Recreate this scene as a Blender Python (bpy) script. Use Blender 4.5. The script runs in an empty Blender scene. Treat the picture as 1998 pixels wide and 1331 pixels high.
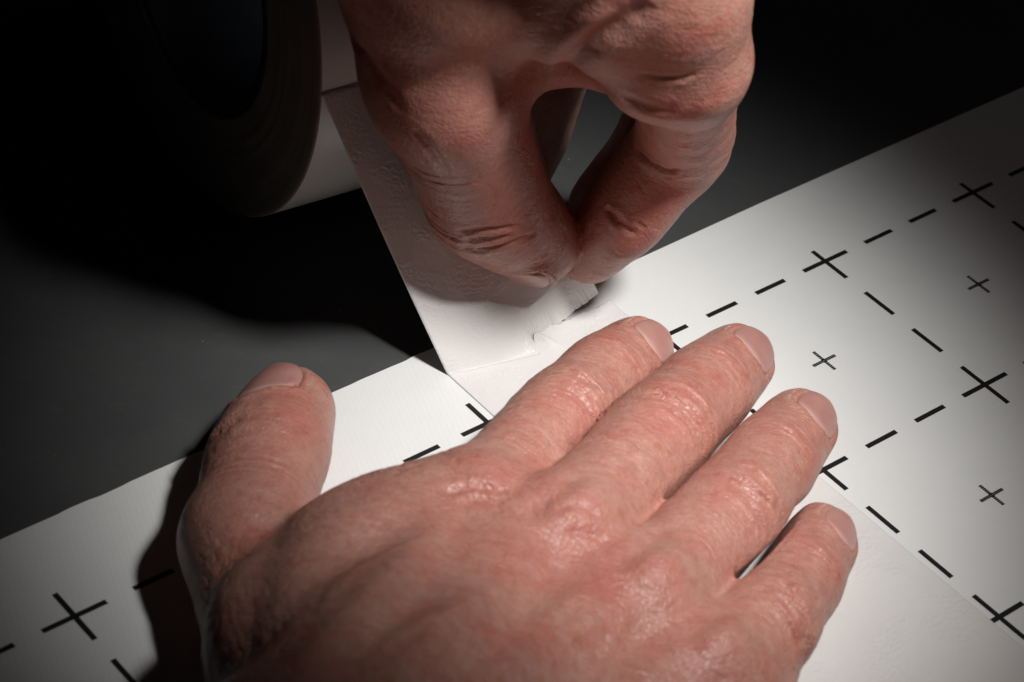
import bpy, math, random
import numpy as np
from concurrent.futures import ThreadPoolExecutor
from mathutils import Matrix, Vector

R = math.radians
MM = 0.001
C = bpy.context.scene.collection
SC = bpy.context.scene
GRID = 0.7            # base voxel of the hands in mm (halved once by subdivision)

# ------------------------------------------------------------------ camera
# calibrated on the 50 mm cutting grid printed on the sheet: world in mm, z up, table top z = 0
CW = np.array([0.0, -435.27, 365.14])
RW = np.array([[0.987646, 0.093955, 0.112039],
               [0.0, 0.0, 0.0],
               [0.0, 0.766124, -0.642689]])
FOC = 5141.38         # focal length in pixels of the 1998 px wide photograph
_f = RW[2] / np.linalg.norm(RW[2])
_r = RW[0] - _f * (RW[0] @ _f); _r /= np.linalg.norm(_r)
_d = np.cross(_f, _r)
RW = np.array([_r, _d, _f])
cam = bpy.data.cameras.new('camera'); co = bpy.data.objects.new('camera', cam); C.objects.link(co)
cam.sensor_width = 36; cam.lens = FOC / 1998 * 36
cam.clip_start = 0.02; cam.clip_end = 20
co.matrix_world = Matrix(((_r[0], -_d[0], -_f[0], CW[0]*MM), (_r[1], -_d[1], -_f[1], CW[1]*MM),
                          (_r[2], -_d[2], -_f[2], CW[2]*MM), (0, 0, 0, 1)))
cam.dof.use_dof = True; cam.dof.focus_distance = 0.562; cam.dof.aperture_fstop = 26
SC.camera = co

# ------------------------------------------------------------------ world, lamps, exposure
w = bpy.data.worlds.new('World'); SC.world = w; w.use_nodes = True
bg = w.node_tree.nodes['Background']; bg.inputs[0].default_value = (0.8, 0.9, 1.0, 1); bg.inputs[1].default_value = 0.0015
SC.view_settings.view_transform = 'Standard'; SC.view_settings.look = 'None'
SC.view_settings.exposure = 0; SC.view_settings.gamma = 1

def spot(name, target, direction, dist, energy, size_deg, blend, radius, col, aspect=1.0):
    """spot lamp; aspect < 1 narrows the beam along world x (oval cone added to shape the falloff)"""
    l = bpy.data.lights.new(name, 'SPOT'); o = bpy.data.objects.new(name, l); C.objects.link(o)
    d = Vector(direction).normalized(); X = (Vector((1, 0, 0)) - d*d.x).normalized(); Y = d.cross(X)
    P = (Vector(target) + d * dist) * MM
    o.matrix_world = Matrix(((X.x, Y.x, d.x, P.x), (X.y, Y.y, d.y, P.y), (X.z, Y.z, d.z, P.z), (0, 0, 0, 1)))
    o.scale = (aspect, 1, 1)
    l.energy = energy; l.spot_size = R(size_deg); l.spot_blend = blend
    l.shadow_soft_size = radius * MM; l.color = col
    return o
spot('spot_lamp', (13, -27, 0), (0.33, -0.24, 0.91), 570, 17.2, 26.6, 1.0, 36, (1.0, 0.99, 0.97), 0.81)
fl = bpy.data.lights.new('fill_light', 'AREA'); fo = bpy.data.objects.new('fill_light', fl); C.objects.link(fo)  # added broad fill, lifts the sheet outside the spot beam
fl.shape = 'DISK'; fl.size = 0.5; fl.energy = 0.13; fl.color = (0.95, 0.97, 1.0)
_dd = Vector((0.55, 0.10, 0.83)).normalized(); fo.location = _dd*1.1; fo.rotation_euler = _dd.to_track_quat('Z', 'Y').to_euler()

# ------------------------------------------------------------------ helpers
GX = np.array([0.70910, 0.70510, 0.0]); GX[:2] /= np.linalg.norm(GX[:2])
GX = np.array([0.7091, 0.7051, 0.0]); GY = np.array([-0.7051, 0.7091, 0.0])
GO = np.array([32.56, 8.34, 0.0])
def G(gx, gy, z=0.0): return GO + GX*gx + GY*gy + np.array([0, 0, z])
def ray(u, v): return np.array([(u-999)/FOC, (v-665.5)/FOC, 1.0]) @ RW
def at(u, v, z=0.0):
    d = ray(u, v); return CW + d*((z-CW[2])/d[2])
def atp(u, v, P, N):
    d = ray(u, v); return CW + d*(((P-CW) @ N)/(d @ N))
def px(P):
    c = (np.asarray(P)-CW) @ RW.T
    return np.stack([999+FOC*c[..., 0]/c[..., 2], 665.5+FOC*c[..., 1]/c[..., 2]], -1), c[..., 2]
def unit(v): v = np.asarray(v, float); return v/(np.linalg.norm(v)+1e-12)

def mesh_obj(name, V, F, mat=None, parent=None, smooth=True):
    me = bpy.data.meshes.new(name)
    V = np.asarray(V, float)*MM
    if isinstance(F, np.ndarray):
        n = F.shape[1]
        me.vertices.add(len(V)); me.vertices.foreach_set('co', V.astype(np.float32).ravel())
        me.loops.add(F.size); me.loops.foreach_set('vertex_index', F.astype(np.int32).ravel())
        me.polygons.add(len(F)); me.polygons.foreach_set('loop_start', np.arange(0, F.size, n, dtype=np.int32))
        me.update(calc_edges=True)
    else:
        me.from_pydata([tuple(v) for v in V], [], F); me.update()
    if smooth: me.polygons.foreach_set('use_smooth', np.ones(len(me.polygons), bool))
    if mat: me.materials.append(mat)
    o = bpy.data.objects.new(name, me); C.objects.link(o)
    if parent is not None: o.parent = parent
    return o
def tag(o, label=None, cat=None, group=None, kind=None):
    for k, v in (('label', label), ('category', cat), ('group', group), ('kind', kind)):
        if v: o[k] = v
    return o

# ---- value noise
def _hash(ix, iy, iz, seed):
    n = (ix*374761393 + iy*668265263 + iz*2147483647*3 + seed*974634777) & 0x7fffffff
    n = ((n ^ (n >> 13))*1274126177) & 0x7fffffff
    n = ((n ^ (n >> 16))*668265263) & 0x7fffffff
    return (n & 0xffff)/65535.0*2-1
def noise(P, scale=1.0, seed=0):
    P = np.asarray(P, float)*scale
    if P.shape[1] == 2: P = np.concatenate([P, np.zeros((len(P), 1))], 1)
    I = np.floor(P).astype(np.int64); f = P-I; f = f*f*f*(f*(f*6-15)+10)
    r = 0
    for dx in (0, 1):
        for dy in (0, 1):
            for dz in (0, 1):
                wgt = (f[:, 0] if dx else 1-f[:, 0])*(f[:, 1] if dy else 1-f[:, 1])*(f[:, 2] if dz else 1-f[:, 2])
                r = r + wgt*_hash(I[:, 0]+dx, I[:, 1]+dy, I[:, 2]+dz, seed)
    return r

# ------------------------------------------------------------------ materials
def new_mat(name):
    m = bpy.data.materials.new(name); m.use_nodes = True
    nt = m.node_tree; b = nt.nodes['Principled BSDF']
    return m, nt, b
def N(nt, t, **kw):
    n = nt.nodes.new(t)
    for k, v in kw.items():
        if k in n.inputs.keys() if isinstance(k, str) else False: n.inputs[k].default_value = v
        else: setattr(n, k, v)
    return n
def ramp(nt, src, stops):
    r = nt.nodes.new('ShaderNodeValToRGB'); nt.links.new(src, r.inputs[0])
    e = r.color_ramp.elements
    while len(e) < len(stops): e.new(0.5)
    for i, (p, c) in enumerate(stops):
        e[i].position = p; e[i].color = (c if len(c) == 4 else (*c, 1))
    return r
def tex(nt, kind, scale, vec=None, **kw):
    t = nt.nodes.new('ShaderNodeTex'+kind); t.inputs['Scale'].default_value = scale
    for k, v in kw.items():
        if k in t.inputs.keys(): t.inputs[k].default_value = v
        else: setattr(t, k, v)
    if vec is not None: nt.links.new(vec, t.inputs['Vector'])
    return t
def mapping(nt, src, scale=(1, 1, 1), rot=(0, 0, 0)):
    m = nt.nodes.new('ShaderNodeMapping'); nt.links.new(src, m.inputs[0])
    m.inputs['Scale'].default_value = scale; m.inputs['Rotation'].default_value = rot
    return m.outputs[0]
def math_(nt, op, a, b=None, c=None):
    n = nt.nodes.new('ShaderNodeMath'); n.operation = op
    for i, x in enumerate((a, b, c)):
        if x is None: continue
        if isinstance(x, (int, float)): n.inputs[i].default_value = x
        else: nt.links.new(x, n.inputs[i])
    return n.outputs[0]
def mixc(nt, fac, a, b, mode='MIX'):
    n = nt.nodes.new('ShaderNodeMix'); n.data_type = 'RGBA'; n.blend_type = mode
    for sock, x in ((n.inputs[0], fac), (n.inputs[6], a), (n.inputs[7], b)):
        if isinstance(x, (int, float)): sock.default_value = x
        elif isinstance(x, tuple): sock.default_value = (*x, 1)
        else: nt.links.new(x, sock)
    return n.outputs[2]
def attr(nt, name):
    a = nt.nodes.new('ShaderNodeAttribute'); a.attribute_name = name; return a
def bump(nt, height, dist, strength=1.0, prev=None):
    b = nt.nodes.new('ShaderNodeBump'); b.inputs['Distance'].default_value = dist; b.inputs['Strength'].default_value = strength
    nt.links.new(height, b.inputs['Height'])
    if prev is not None: nt.links.new(prev, b.inputs['Normal'])
    return b.outputs[0]

def make_skin(name, base, rot):
    m, nt, b = new_mat(name); L = nt.links
    tc = nt.nodes.new('ShaderNodeTexCoord').outputs['Object']
    red = attr(nt, 'redness').outputs['Fac']; dry = attr(nt, 'dry').outputs['Fac']; crs = attr(nt, 'crease').outputs['Fac']
    n1 = tex(nt, 'Noise', 90, tc, Detail=4, Roughness=0.6).outputs[0]
    n2 = tex(nt, 'Noise', 420, tc, Detail=4, Roughness=0.65).outputs[0]
    n3 = tex(nt, 'Noise', 1500, tc, Detail=3, Roughness=0.6).outputs[0]
    c = ramp(nt, n1, [(0.30, tuple(x*y for x, y in zip(base, (1.05, 1.14, 1.14)))), (0.50, base), (0.72, tuple(x*y for x, y in zip(base, (0.98, 0.74, 0.72))))]).outputs[0]
    c2 = ramp(nt, n2, [(0.33, (0.86, 0.74, 0.72)), (0.52, (1, 1, 1)), (0.7, (1.06, 1.12, 1.12))]).outputs[0]
    c = mixc(nt, 0.75, c, c2, 'MULTIPLY')
    c3 = ramp(nt, n3, [(0.35, (0.82, 0.76, 0.74)), (0.6, (1.05, 1.06, 1.06))]).outputs[0]
    c = mixc(nt, 0.55, c, c3, 'MULTIPLY')
    c = mixc(nt, red, c, (0.50, 0.165, 0.135))
    # freckles
    v = tex(nt, 'Voronoi', 75, tc, Randomness=1.0)
    fr = ramp(nt, v.outputs['Distance'], [(0.05, (1, 1, 1)), (0.14, (0, 0, 0))]).outputs[0]
    gate = ramp(nt, tex(nt, 'Noise', 60, tc).outputs[0], [(0.47, (0, 0, 0)), (0.55, (1, 1, 1))]).outputs[0]
    c = mixc(nt, math_(nt, 'MULTIPLY', math_(nt, 'MULTIPLY', fr, gate), 0.6), c, (0.40, 0.14, 0.07))
    c = mixc(nt, math_(nt, 'MULTIPLY', crs, 0.55), c, (0.40, 0.13, 0.095))  # shade painted into creases and nail folds: darker, redder skin colour
    flake = ramp(nt, tex(nt, 'Noise', 1100, tc, Detail=5, Roughness=0.7).outputs[0], [(0.50, (0, 0, 0)), (0.62, (1, 1, 1))]).outputs[0]
    c = mixc(nt, math_(nt, 'MULTIPLY', math_(nt, 'MULTIPLY', dry, flake), 0.75), c, (0.80, 0.66, 0.58))
    L.new(c, b.inputs['Base Color'])
    b.inputs['Subsurface Weight'].default_value = 0.45
    b.inputs['Subsurface Radius'].default_value = (1.0, 0.34, 0.2)
    b.inputs['Subsurface Scale'].default_value = 0.0006
    rr = ramp(nt, n2, [(0.3, (0.33,)*3), (0.7, (0.46,)*3)]).outputs[0]
    L.new(rr, b.inputs['Roughness']); b.inputs['Specular IOR Level'].default_value = 0.45
    # micro relief: crossing lines of the skin + pores
    a1 = tex(nt, 'Noise', 520, mapping(nt, tc, (0.32, 1.5, 1), (0, 0, rot)), Detail=3, Roughness=0.6).outputs[0]
    a2 = tex(nt, 'Noise', 520, mapping(nt, tc, (0.32, 1.5, 1), (0, 0, rot+1.05)), Detail=3, Roughness=0.6).outputs[0]
    vo = tex(nt, 'Voronoi', 900, tc, feature='DISTANCE_TO_EDGE').outputs['Distance']
    vo = ramp(nt, vo, [(0.0, (0, 0, 0)), (0.18, (1, 1, 1))]).outputs[0]
    h = math_(nt, 'ADD', math_(nt, 'MULTIPLY', a1, 1.0), math_(nt, 'MULTIPLY', a2, 0.6))
    h = math_(nt, 'ADD', h, math_(nt, 'MULTIPLY', vo, 0.22))
    h = math_(nt, 'ADD', h, math_(nt, 'MULTIPLY', n3, 0.35))
    h = math_(nt, 'ADD', h, math_(nt, 'MULTIPLY', math_(nt, 'MULTIPLY', dry, flake), 0.6))
    L.new(bump(nt, h, 0.00032, 0.75), b.inputs['Normal'])
    return m

def make_nail(name, base):
    m, nt, b = new_mat(name); L = nt.links
    tc = nt.nodes.new('ShaderNodeTexCoord').outputs['Object']
    uv = attr(nt, 'nail_uv'); sep = nt.nodes.new('ShaderNodeSeparateXYZ'); L.new(uv.outputs['Vector'], sep.inputs[0])
    n1 = tex(nt, 'Noise', 160, tc, Detail=3).outputs[0]
    c = ramp(nt, n1, [(0.3, tuple(x*1.05 for x in base)), (0.7, tuple(x*y for x, y in zip(base, (0.92, 0.80, 0.80))))]).outputs[0]
    # pale lunula at the root and pale free edge at the tip
    root = ramp(nt, sep.outputs[1], [(0.08, (1, 1, 1)), (0.30, (0, 0, 0))]).outputs[0]
    tip = ramp(nt, sep.outputs[1], [(0.93, (0, 0, 0)), (0.975, (1, 1, 1))]).outputs[0]
    c = mixc(nt, math_(nt, 'MULTIPLY', root, 0.5), c, (0.66, 0.47, 0.42))
    c = mixc(nt, math_(nt, 'MULTIPLY', tip, 0.6), c, (0.72, 0.52, 0.40))
    L.new(c, b.inputs['Base Color'])
    b.inputs['Subsurface Weight'].default_value = 0.35; b.inputs['Subsurface Radius'].default_value = (1, 0.4, 0.3)
    b.inputs['Subsurface Scale'].default_value = 0.0008
    b.inputs['Roughness'].default_value = 0.30; b.inputs['Specular IOR Level'].default_value = 0.5
    ridg = tex(nt, 'Noise', 1.0, mapping(nt, uv.outputs['Vector'], (26, 1.2, 1)), Detail=3).outputs[0]
    L.new(bump(nt, ridg, 0.00012, 0.5), b.inputs['Normal'])
    return m

def make_table():
    m, nt, b = new_mat('table_laminate'); L = nt.links
    tc = nt.nodes.new('ShaderNodeTexCoord').outputs['Object']
    n1 = tex(nt, 'Noise', 40, tc, Detail=6, Roughness=0.65).outputs[0]
    c = ramp(nt, n1, [(0.3, (0.060, 0.061, 0.062)), (0.7, (0.074, 0.074, 0.074))]).outputs[0]
    v = tex(nt, 'Voronoi', 160, tc, Randomness=1.0).outputs['Distance']
    sp = ramp(nt, v, [(0.0, (1, 1, 1)), (0.055, (0, 0, 0))]).outputs[0]
    gate = ramp(nt, tex(nt, 'White Noise' if False else 'Noise', 170, tc).outputs[0], [(0.52, (0, 0, 0)), (0.58, (1, 1, 1))]).outputs[0]
    c = mixc(nt, math_(nt, 'MULTIPLY', math_(nt, 'MULTIPLY', sp, gate), 0.8), c, (0.42, 0.38, 0.34))
    sm = ramp(nt, tex(nt, 'Noise', 120, mapping(nt, tc, (1, 2.5, 1), (0, 0, 0.5)), Detail=8, Roughness=0.75).outputs[0], [(0.56, (0, 0, 0)), (0.75, (1, 1, 1))]).outputs[0]
    c = mixc(nt, math_(nt, 'MULTIPLY', sm, 0.25), c, (0.15, 0.14, 0.13))
    L.new(c, b.inputs['Base Color'])
    b.inputs['Roughness'].default_value = 0.62; b.inputs['Specular IOR Level'].default_value = 0.25
    L.new(bump(nt, tex(nt, 'Noise', 1400, tc, Detail=2).outputs[0], 0.0001, 0.4), b.inputs['Normal'])
    return m

def make_sheet():
    m, nt, b = new_mat('sheet_white_film'); L = nt.links
    tc = nt.nodes.new('ShaderNodeTexCoord').outputs['Object']
    n1 = tex(nt, 'Noise', 30, tc, Detail=5, Roughness=0.6).outputs[0]
    c = ramp(nt, n1, [(0.3, (0.75, 0.75, 0.74)), (0.7, (0.79, 0.79, 0.775))]).outputs[0]
    v = tex(nt, 'Voronoi', 42, tc, Randomness=1.0).outputs['Distance']
    sp = ramp(nt, v, [(0.0, (1, 1, 1)), (0.022, (0, 0, 0))]).outputs[0]
    gate = ramp(nt, tex(nt, 'Noise', 55, tc).outputs[0], [(0.50, (0, 0, 0)), (0.55, (1, 1, 1))]).outputs[0]
    c = mixc(nt, math_(nt, 'MULTIPLY', math_(nt, 'MULTIPLY', sp, gate), 0.8), c, (0.22, 0.20, 0.19))
    sm = ramp(nt, tex(nt, 'Noise', 60, mapping(nt, tc, (1, 3, 1), (0, 0, -0.6)), Detail=6, Roughness=0.7).outputs[0], [(0.6, (0, 0, 0)), (0.8, (1, 1, 1))]).outputs[0]
    c = mixc(nt, math_(nt, 'MULTIPLY', sm, 0.12), c, (0.55, 0.52, 0.48))
    L.new(c, b.inputs['Base Color'])
    b.inputs['Roughness'].default_value = 0.42; b.inputs['Specular IOR Level'].default_value = 0.35
    w1 = tex(nt, 'Wave', 260, mapping(nt, tc, (1, 1, 1), (0, 0, -math.atan2(GX[1], GX[0])+0.35)), Distortion=1.5, Detail=2).outputs[0]
    w2 = tex(nt, 'Noise', 500, tc, Detail=2).outputs[0]
    w3 = tex(nt, 'Noise', 45, tc, Detail=2).outputs[0]
    h = math_(nt, 'ADD', math_(nt, 'MULTIPLY', w1, 0.34), math_(nt, 'ADD', math_(nt, 'MULTIPLY', w2, 0.3), math_(nt, 'MULTIPLY', w3, 3.0)))
    L.new(bump(nt, h, 0.00009, 0.6), b.inputs['Normal'])
    return m

def make_tape():
    m, nt, b = new_mat('tape_white_film'); L = nt.links
    tc = nt.nodes.new('ShaderNodeTexCoord').outputs['Object']
    uv = attr(nt, 'tape_uv').outputs['Vector']
    n1 = tex(nt, 'Noise', 60, tc, Detail=5).outputs[0]
    c = ramp(nt, n1, [(0.3, (0.76, 0.735, 0.715)), (0.7, (0.79, 0.765, 0.745))]).outputs[0]
    L.new(c, b.inputs['Base Color'])
    b.inputs['Roughness'].default_value = 0.27; b.inputs['Specular IOR Level'].default_value = 0.45
    wv = tex(nt, 'Noise', 1.0, mapping(nt, uv, (1.1, 1.1, 1)), Detail=2).outputs[0]
    wa = tex(nt, 'Wave', 0.30, mapping(nt, uv, (1, 1, 1)), Distortion=1.0).outputs[0]
    pat = ramp(nt, tex(nt, 'Noise', 0.09, uv, Detail=2).outputs[0], [(0.42, (0.12,)*3), (0.62, (1, 1, 1))]).outputs[0]
    h = math_(nt, 'MULTIPLY', math_(nt, 'ADD', math_(nt, 'MULTIPLY', wv, 0.9), math_(nt, 'MULTIPLY', wa, 0.02)), pat)
    L.new(bump(nt, h, 0.00035, 0.9), b.inputs['Normal'])
    # slightly translucent film: black print ghosts through
    tr = nt.nodes.new('ShaderNodeBsdfTransparent'); mx = nt.nodes.new('ShaderNodeMixShader'); mx.inputs[0].default_value = 0.06
    out = nt.nodes['Material Output']
    L.new(b.outputs[0], mx.inputs[1]); L.new(tr.outputs[0], mx.inputs[2]); L.new(mx.outputs[0], out.inputs[0])
    return m
def make_plain(name, col, rough=0.5, bumpsc=None, bd=0.0001, spec=0.4):
    m, nt, b = new_mat(name)
    tc = nt.nodes.new('ShaderNodeTexCoord').outputs['Object']
    n1 = tex(nt, 'Noise', 120, tc, Detail=4).outputs[0]
    c = ramp(nt, n1, [(0.3, tuple(x*0.9 for x in col)), (0.7, tuple(min(1, x*1.1) for x in col))]).outputs[0]
    nt.links.new(c, b.inputs['Base Color']); b.inputs['Roughness'].default_value = rough
    b.inputs['Specular IOR Level'].default_value = spec
    if bumpsc: nt.links.new(bump(nt, tex(nt, 'Noise', bumpsc, tc, Detail=3).outputs[0], bd, 0.6), b.inputs['Normal'])
    return m

M_table = make_table(); M_sheet = make_sheet(); M_tape = make_tape()
M_ink = make_plain('printed_black_ink', (0.011, 0.010, 0.010), 0.5)
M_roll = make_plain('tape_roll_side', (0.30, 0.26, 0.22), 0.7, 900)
M_core = make_plain('card_core', (0.22, 0.24, 0.30), 0.8, 700)
M_corein = make_plain('card_core_edge', (0.10, 0.09, 0.08), 0.8, 700)

# ------------------------------------------------------------------ table and sheets
def box_grid(x0, x1, y0, y1, nx, ny, zf, thick, jag=None):
    """thin slab in grid coordinates with a top surface zf(gx,gy) and a real edge"""
    xs = np.linspace(x0, x1, nx); ys = np.linspace(y0, y1, ny)
    V = []; F = []
    for lay in (0, 1):
        for j, y in enumerate(ys):
            for i, x in enumerate(xs):
                yy = y + (jag(x) if (jag and j == ny-1) else 0)
                z = zf(x, yy)
                V.append(G(x, yy, z if lay == 0 else z-thick))
    o = nx*ny
    for j in range(ny-1):
        for i in range(nx-1):
            a = j*nx+i; F.append((a, a+1, a+nx+1, a+nx)); F.append((o+a, o+a+nx, o+a+nx+1, o+a+1))
    for i in range(nx-1):
        F.append((i+1, i, o+i, o+i+1)); a = (ny-1)*nx+i; F.append((a, a+1, o+a+1, o+a))
    for j in range(ny-1):
        a = j*nx; F.append((a, a+nx, o+a+nx, o+a)); a = j*nx+nx-1; F.append((a+nx, a, o+a, o+a+nx))
    return V, F
tb = 2500
V = [(-tb, -tb, 0), (tb, -tb, 0), (tb, tb, 0), (-tb, tb, 0), (-tb, -tb, -30), (tb, -tb, -30), (tb, tb, -30), (-tb, tb, -30)]
F = [(0, 1, 2, 3), (7, 6, 5, 4), (0, 4, 5, 1), (1, 5, 6, 2), (2, 6, 7, 3), (3, 7, 4, 0)]
table = mesh_obj('table_top', V, F, M_table, smooth=False); tag(table, kind='structure')

SEAM = -26.3; TOP = 23.2; ZS = 0.55
def z_right(x, y): return ZS + 0.9*math.exp(-((TOP-y)/7.0))*min(1, max(0, (x+10)/60)) if y > TOP-40 else ZS
def z_left(x, y): return ZS
def jag_left(x):
    a = float(noise(np.array([[x*0.28, 3.3]]), 1, 5)[0]); b = float(noise(np.array([[x*0.05, 9.3]]), 1, 6)[0])
    return 0.18*a + 0.10*b
V, F = box_grid(SEAM+0.25, 420, -320, TOP, 90, 60, z_right, 0.5)
sheet_r = mesh_obj('printed_sheet', V, F, M_sheet, smooth=False)
tag(sheet_r, 'glossy white sheet printed with black registration crosses, running off to the right', 'sheet', 'white printed sheets joined edge to edge')
V, F = box_grid(-420, SEAM-0.25, -320, TOP+0.6, 300, 12, z_left, 0.5, jag_left)
sheet_l = mesh_obj('printed_sheet', V, F, M_sheet, smooth=False)
tag(sheet_l, 'white printed sheet whose slightly ragged upper edge lies under the thumb of the flat hand', 'sheet', 'white printed sheets joined edge to edge')

def strip_mesh(segs, t):
    V = []; F = []
    for (x0, y0, x1, y1) in segs:
        n = len(V); V += [(x0, y0), (x1, y0), (x1, y1), (x0, y1)]; F.append((n, n+1, n+2, n+3))
    return V, F
def gmesh(name, V2, F):
    me = bpy.data.meshes.new(name)
    me.from_pydata([tuple((GX*x+GY*y)*MM) for x, y in V2], [], F); me.update(); me.materials.append(M_ink); return me
h = 0.6
me_cross = gmesh('printed_cross', [(-7, -h), (-h, -h), (-h, -7), (h, -7), (h, -h), (7, -h), (7, h), (h, h), (h, 7), (-h, 7), (-h, h), (-7, h)], [(0, 1, 10, 11), (4, 5, 6, 7), (2, 3, 4, 1), (10, 7, 8, 9), (1, 4, 7, 10)])
me_dash = gmesh('printed_dash', [(-4.5, -h), (4.5, -h), (4.5, h), (-4.5, h)], [(0, 1, 2, 3)])
me_dashv = gmesh('printed_dash', [(-h, -4.5), (h, -4.5), (h, 4.5), (-h, 4.5)], [(0, 1, 2, 3)])
dv = []; df = []
def dot(x, y, r):
    n = len(dv); dv.extend([(x+r*math.cos(a*math.pi/4), y+r*math.sin(a*math.pi/4)) for a in range(8)]); df.append(tuple(range(n, n+8)))
for k in range(-6, 7):
    t = k*0.53
    for s in (-0.19, 0.19):
        dot(t, s, 0.27)
        if abs(t) > 0.5: dot(s, t, 0.27)
me_small = gmesh('printed_small_cross', dv, df)
def put(me, name, gx, gy, zf, parent):
    o = bpy.data.objects.new(name, me); C.objects.link(o); o.parent = parent
    p = G(gx, gy, zf(gx, gy)+0.03); o.location = p*MM
    return o
def marks(parent, ox, oy, xr, yr, xmin, xmax, zf):
    for i in xr:
        for j in yr:
            x, y = ox+50*i, oy-50*j
            if xmin+8 < x < xmax: put(me_cross, 'printed_cross', x, y, zf, parent)
            for q in (17.5, 32.5):
                if xmin+6 < x+q < xmax: put(me_dash, 'printed_dash', x+q, y, zf, parent)
                if xmin+6 < x < xmax: put(me_dashv, 'printed_dash', x, y-q, zf, parent)
            if xmin+6 < x+25 < xmax: put(me_small, 'printed_small_cross', x+25, y-25, zf, parent)
marks(sheet_r, 0, 0, range(0, 5), range(0, 4), SEAM, 260, z_right)
marks(sheet_l, -150.4, -1.1, range(-2, 3), range(0, 3), -270, SEAM, z_left)

# ------------------------------------------------------------------ roll of tape
TL, TR = -48.2, -2.3            # tape edges across the width, in grid x
RC = np.array([-79.4, 41.3, 55.1]); RA = 0.67; RC_R = 55.0; RW_ = 46.0
AX = np.array([math.cos(RA), math.sin(RA), 0]); BX = np.array([-math.sin(RA), math.cos(RA), 0])
def P_roll(off, ang, r): return RC + AX*off + BX*(math.cos(ang)*r) + np.array([0, 0, math.sin(ang)*r])
def ring(profile, n=128):
    V = []; F = []
    m = len(profile)
    for i in range(n):
        a = 2*math.pi*i/n
        for (x, r) in profile: V.append(P_roll(x, a, r))
    for i in range(n):
        for j in range(m):
            F.append((i*m+j, i*m+(j+1) % m, ((i+1) % n)*m+(j+1) % m, ((i+1) % n)*m+j))
    return V, F
roll = bpy.data.objects.new('tape_roll', None); C.objects.link(roll)
tag(roll, 'roll of wide white tape standing on edge in the dark behind the hands', 'tape roll')
rng = random.Random(3)
prof = [(0, 32.6)]
for k in range(24):
    prof.append((rng.uniform(-0.10, 0.10), 32.6+(RC_R-0.4-32.6)*(k+1)/24))
prof += [(0.3, RC_R), (RW_-0.3, RC_R), (RW_, RC_R-0.3), (RW_, 32.6)]
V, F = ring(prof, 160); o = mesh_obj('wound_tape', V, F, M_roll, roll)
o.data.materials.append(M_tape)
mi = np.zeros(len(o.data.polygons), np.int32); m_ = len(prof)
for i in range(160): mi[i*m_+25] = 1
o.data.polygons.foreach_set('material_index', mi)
V, F = ring([(0.6, 30.0), (0.6, 32.58), (RW_-0.6, 32.58), (RW_-0.6, 30.0)], 128)
o = mesh_obj('card_core', V, F, M_core, roll)
o.data.materials.append(M_corein)
mi = np.zeros(len(o.data.polygons), np.int32); mi[0::4] = 1
o.data.polygons.foreach_set('material_index', mi)

# ------------------------------------------------------------------ the tape: flat part on the seam, lifted strip, torn corner
def smooth01(t): t = np.clip(t, 0, 1); return t*t*(3-2*t)
def n1(x, s, seed): return float(noise(np.array([[x*s, 7.7+seed]]), 1, seed)[0])
ZT = 0.72
TEAR_X = -24.6                    # the tear runs from the right edge in to here
def fold_y(x):                    # crease of the still stuck left part
    return 15.1 + (9.9-15.1)*((x-TL)/(-27.4-TL))
def tear_y(x):
    return 15.35 + 0.40*n1(x, 0.35, 11) + 0.16*n1(x, 1.1, 12) + 0.12*n1(x, 3.1, 13)
def edge_y(x):
    if x <= -27.4: return fold_y(x)
    if x < TEAR_X: k = smooth01((x+27.4)/(TEAR_X+27.4)); return fold_y(-27.4)*(1-k)+tear_y(TEAR_X)*k
    return tear_y(x)
tape = bpy.data.objects.new('tape_strip', None); C.objects.link(tape)
tag(tape, 'white cloth tape stuck over the sheet joint and lifted to the fingers, half torn across', 'tape')
def tape_z(x, y):
    z = ZT - 0.16*math.exp(-((x-SEAM)/0.8)**2)
    if x > TEAR_X-6:     # torn edge lifts a little
        z += 0.45*smooth01((x-TEAR_X+6)/6)*math.exp(-(15.4-y)/1.3)
        z += 0.9*math.exp(-(((x+23.5)-0.35*(13-y))/1.1)**2)*math.exp(-((y-13.0)/2.6)**2)      # small pucker below the start of the tear
    return z
xs = np.unique(np.concatenate([np.linspace(TL, TR, 110), np.linspace(TEAR_X, TR, 110)]))
ys = np.concatenate([1-np.linspace(0, 1, 60)**1.0*0.0]) if False else np.concatenate([np.linspace(0, 14, 60), np.linspace(15, 330, 70)])
V = []; UV = []
for x in xs:
    e = edge_y(x)
    for d in ys:
        y = e-d; V.append(G(x, y, tape_z(x, y))); UV.append((x-TL, y, 0))
nx, ny = len(xs), len(ys)
idx = np.arange(nx*ny).reshape(nx, ny)
F = np.stack([idx[:-1, :-1], idx[:-1, 1:], idx[1:, 1:], idx[1:, :-1]], -1).reshape(-1, 4)
def tape_obj(name, V, F, UV, parent, thick=0.16):
    o = mesh_obj(name, V, F, M_tape, parent)
    a = o.data.attributes.new('tape_uv', 'FLOAT_VECTOR', 'POINT'); a.data.foreach_set('vector', np.asarray(UV, np.float32).ravel())
    s = o.modifiers.new('thickness', 'SOLIDIFY'); s.thickness = thick*MM; s.offset = 0
    return o
tape_obj('stuck_tape', V, F, UV, tape, 0.10)

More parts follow.
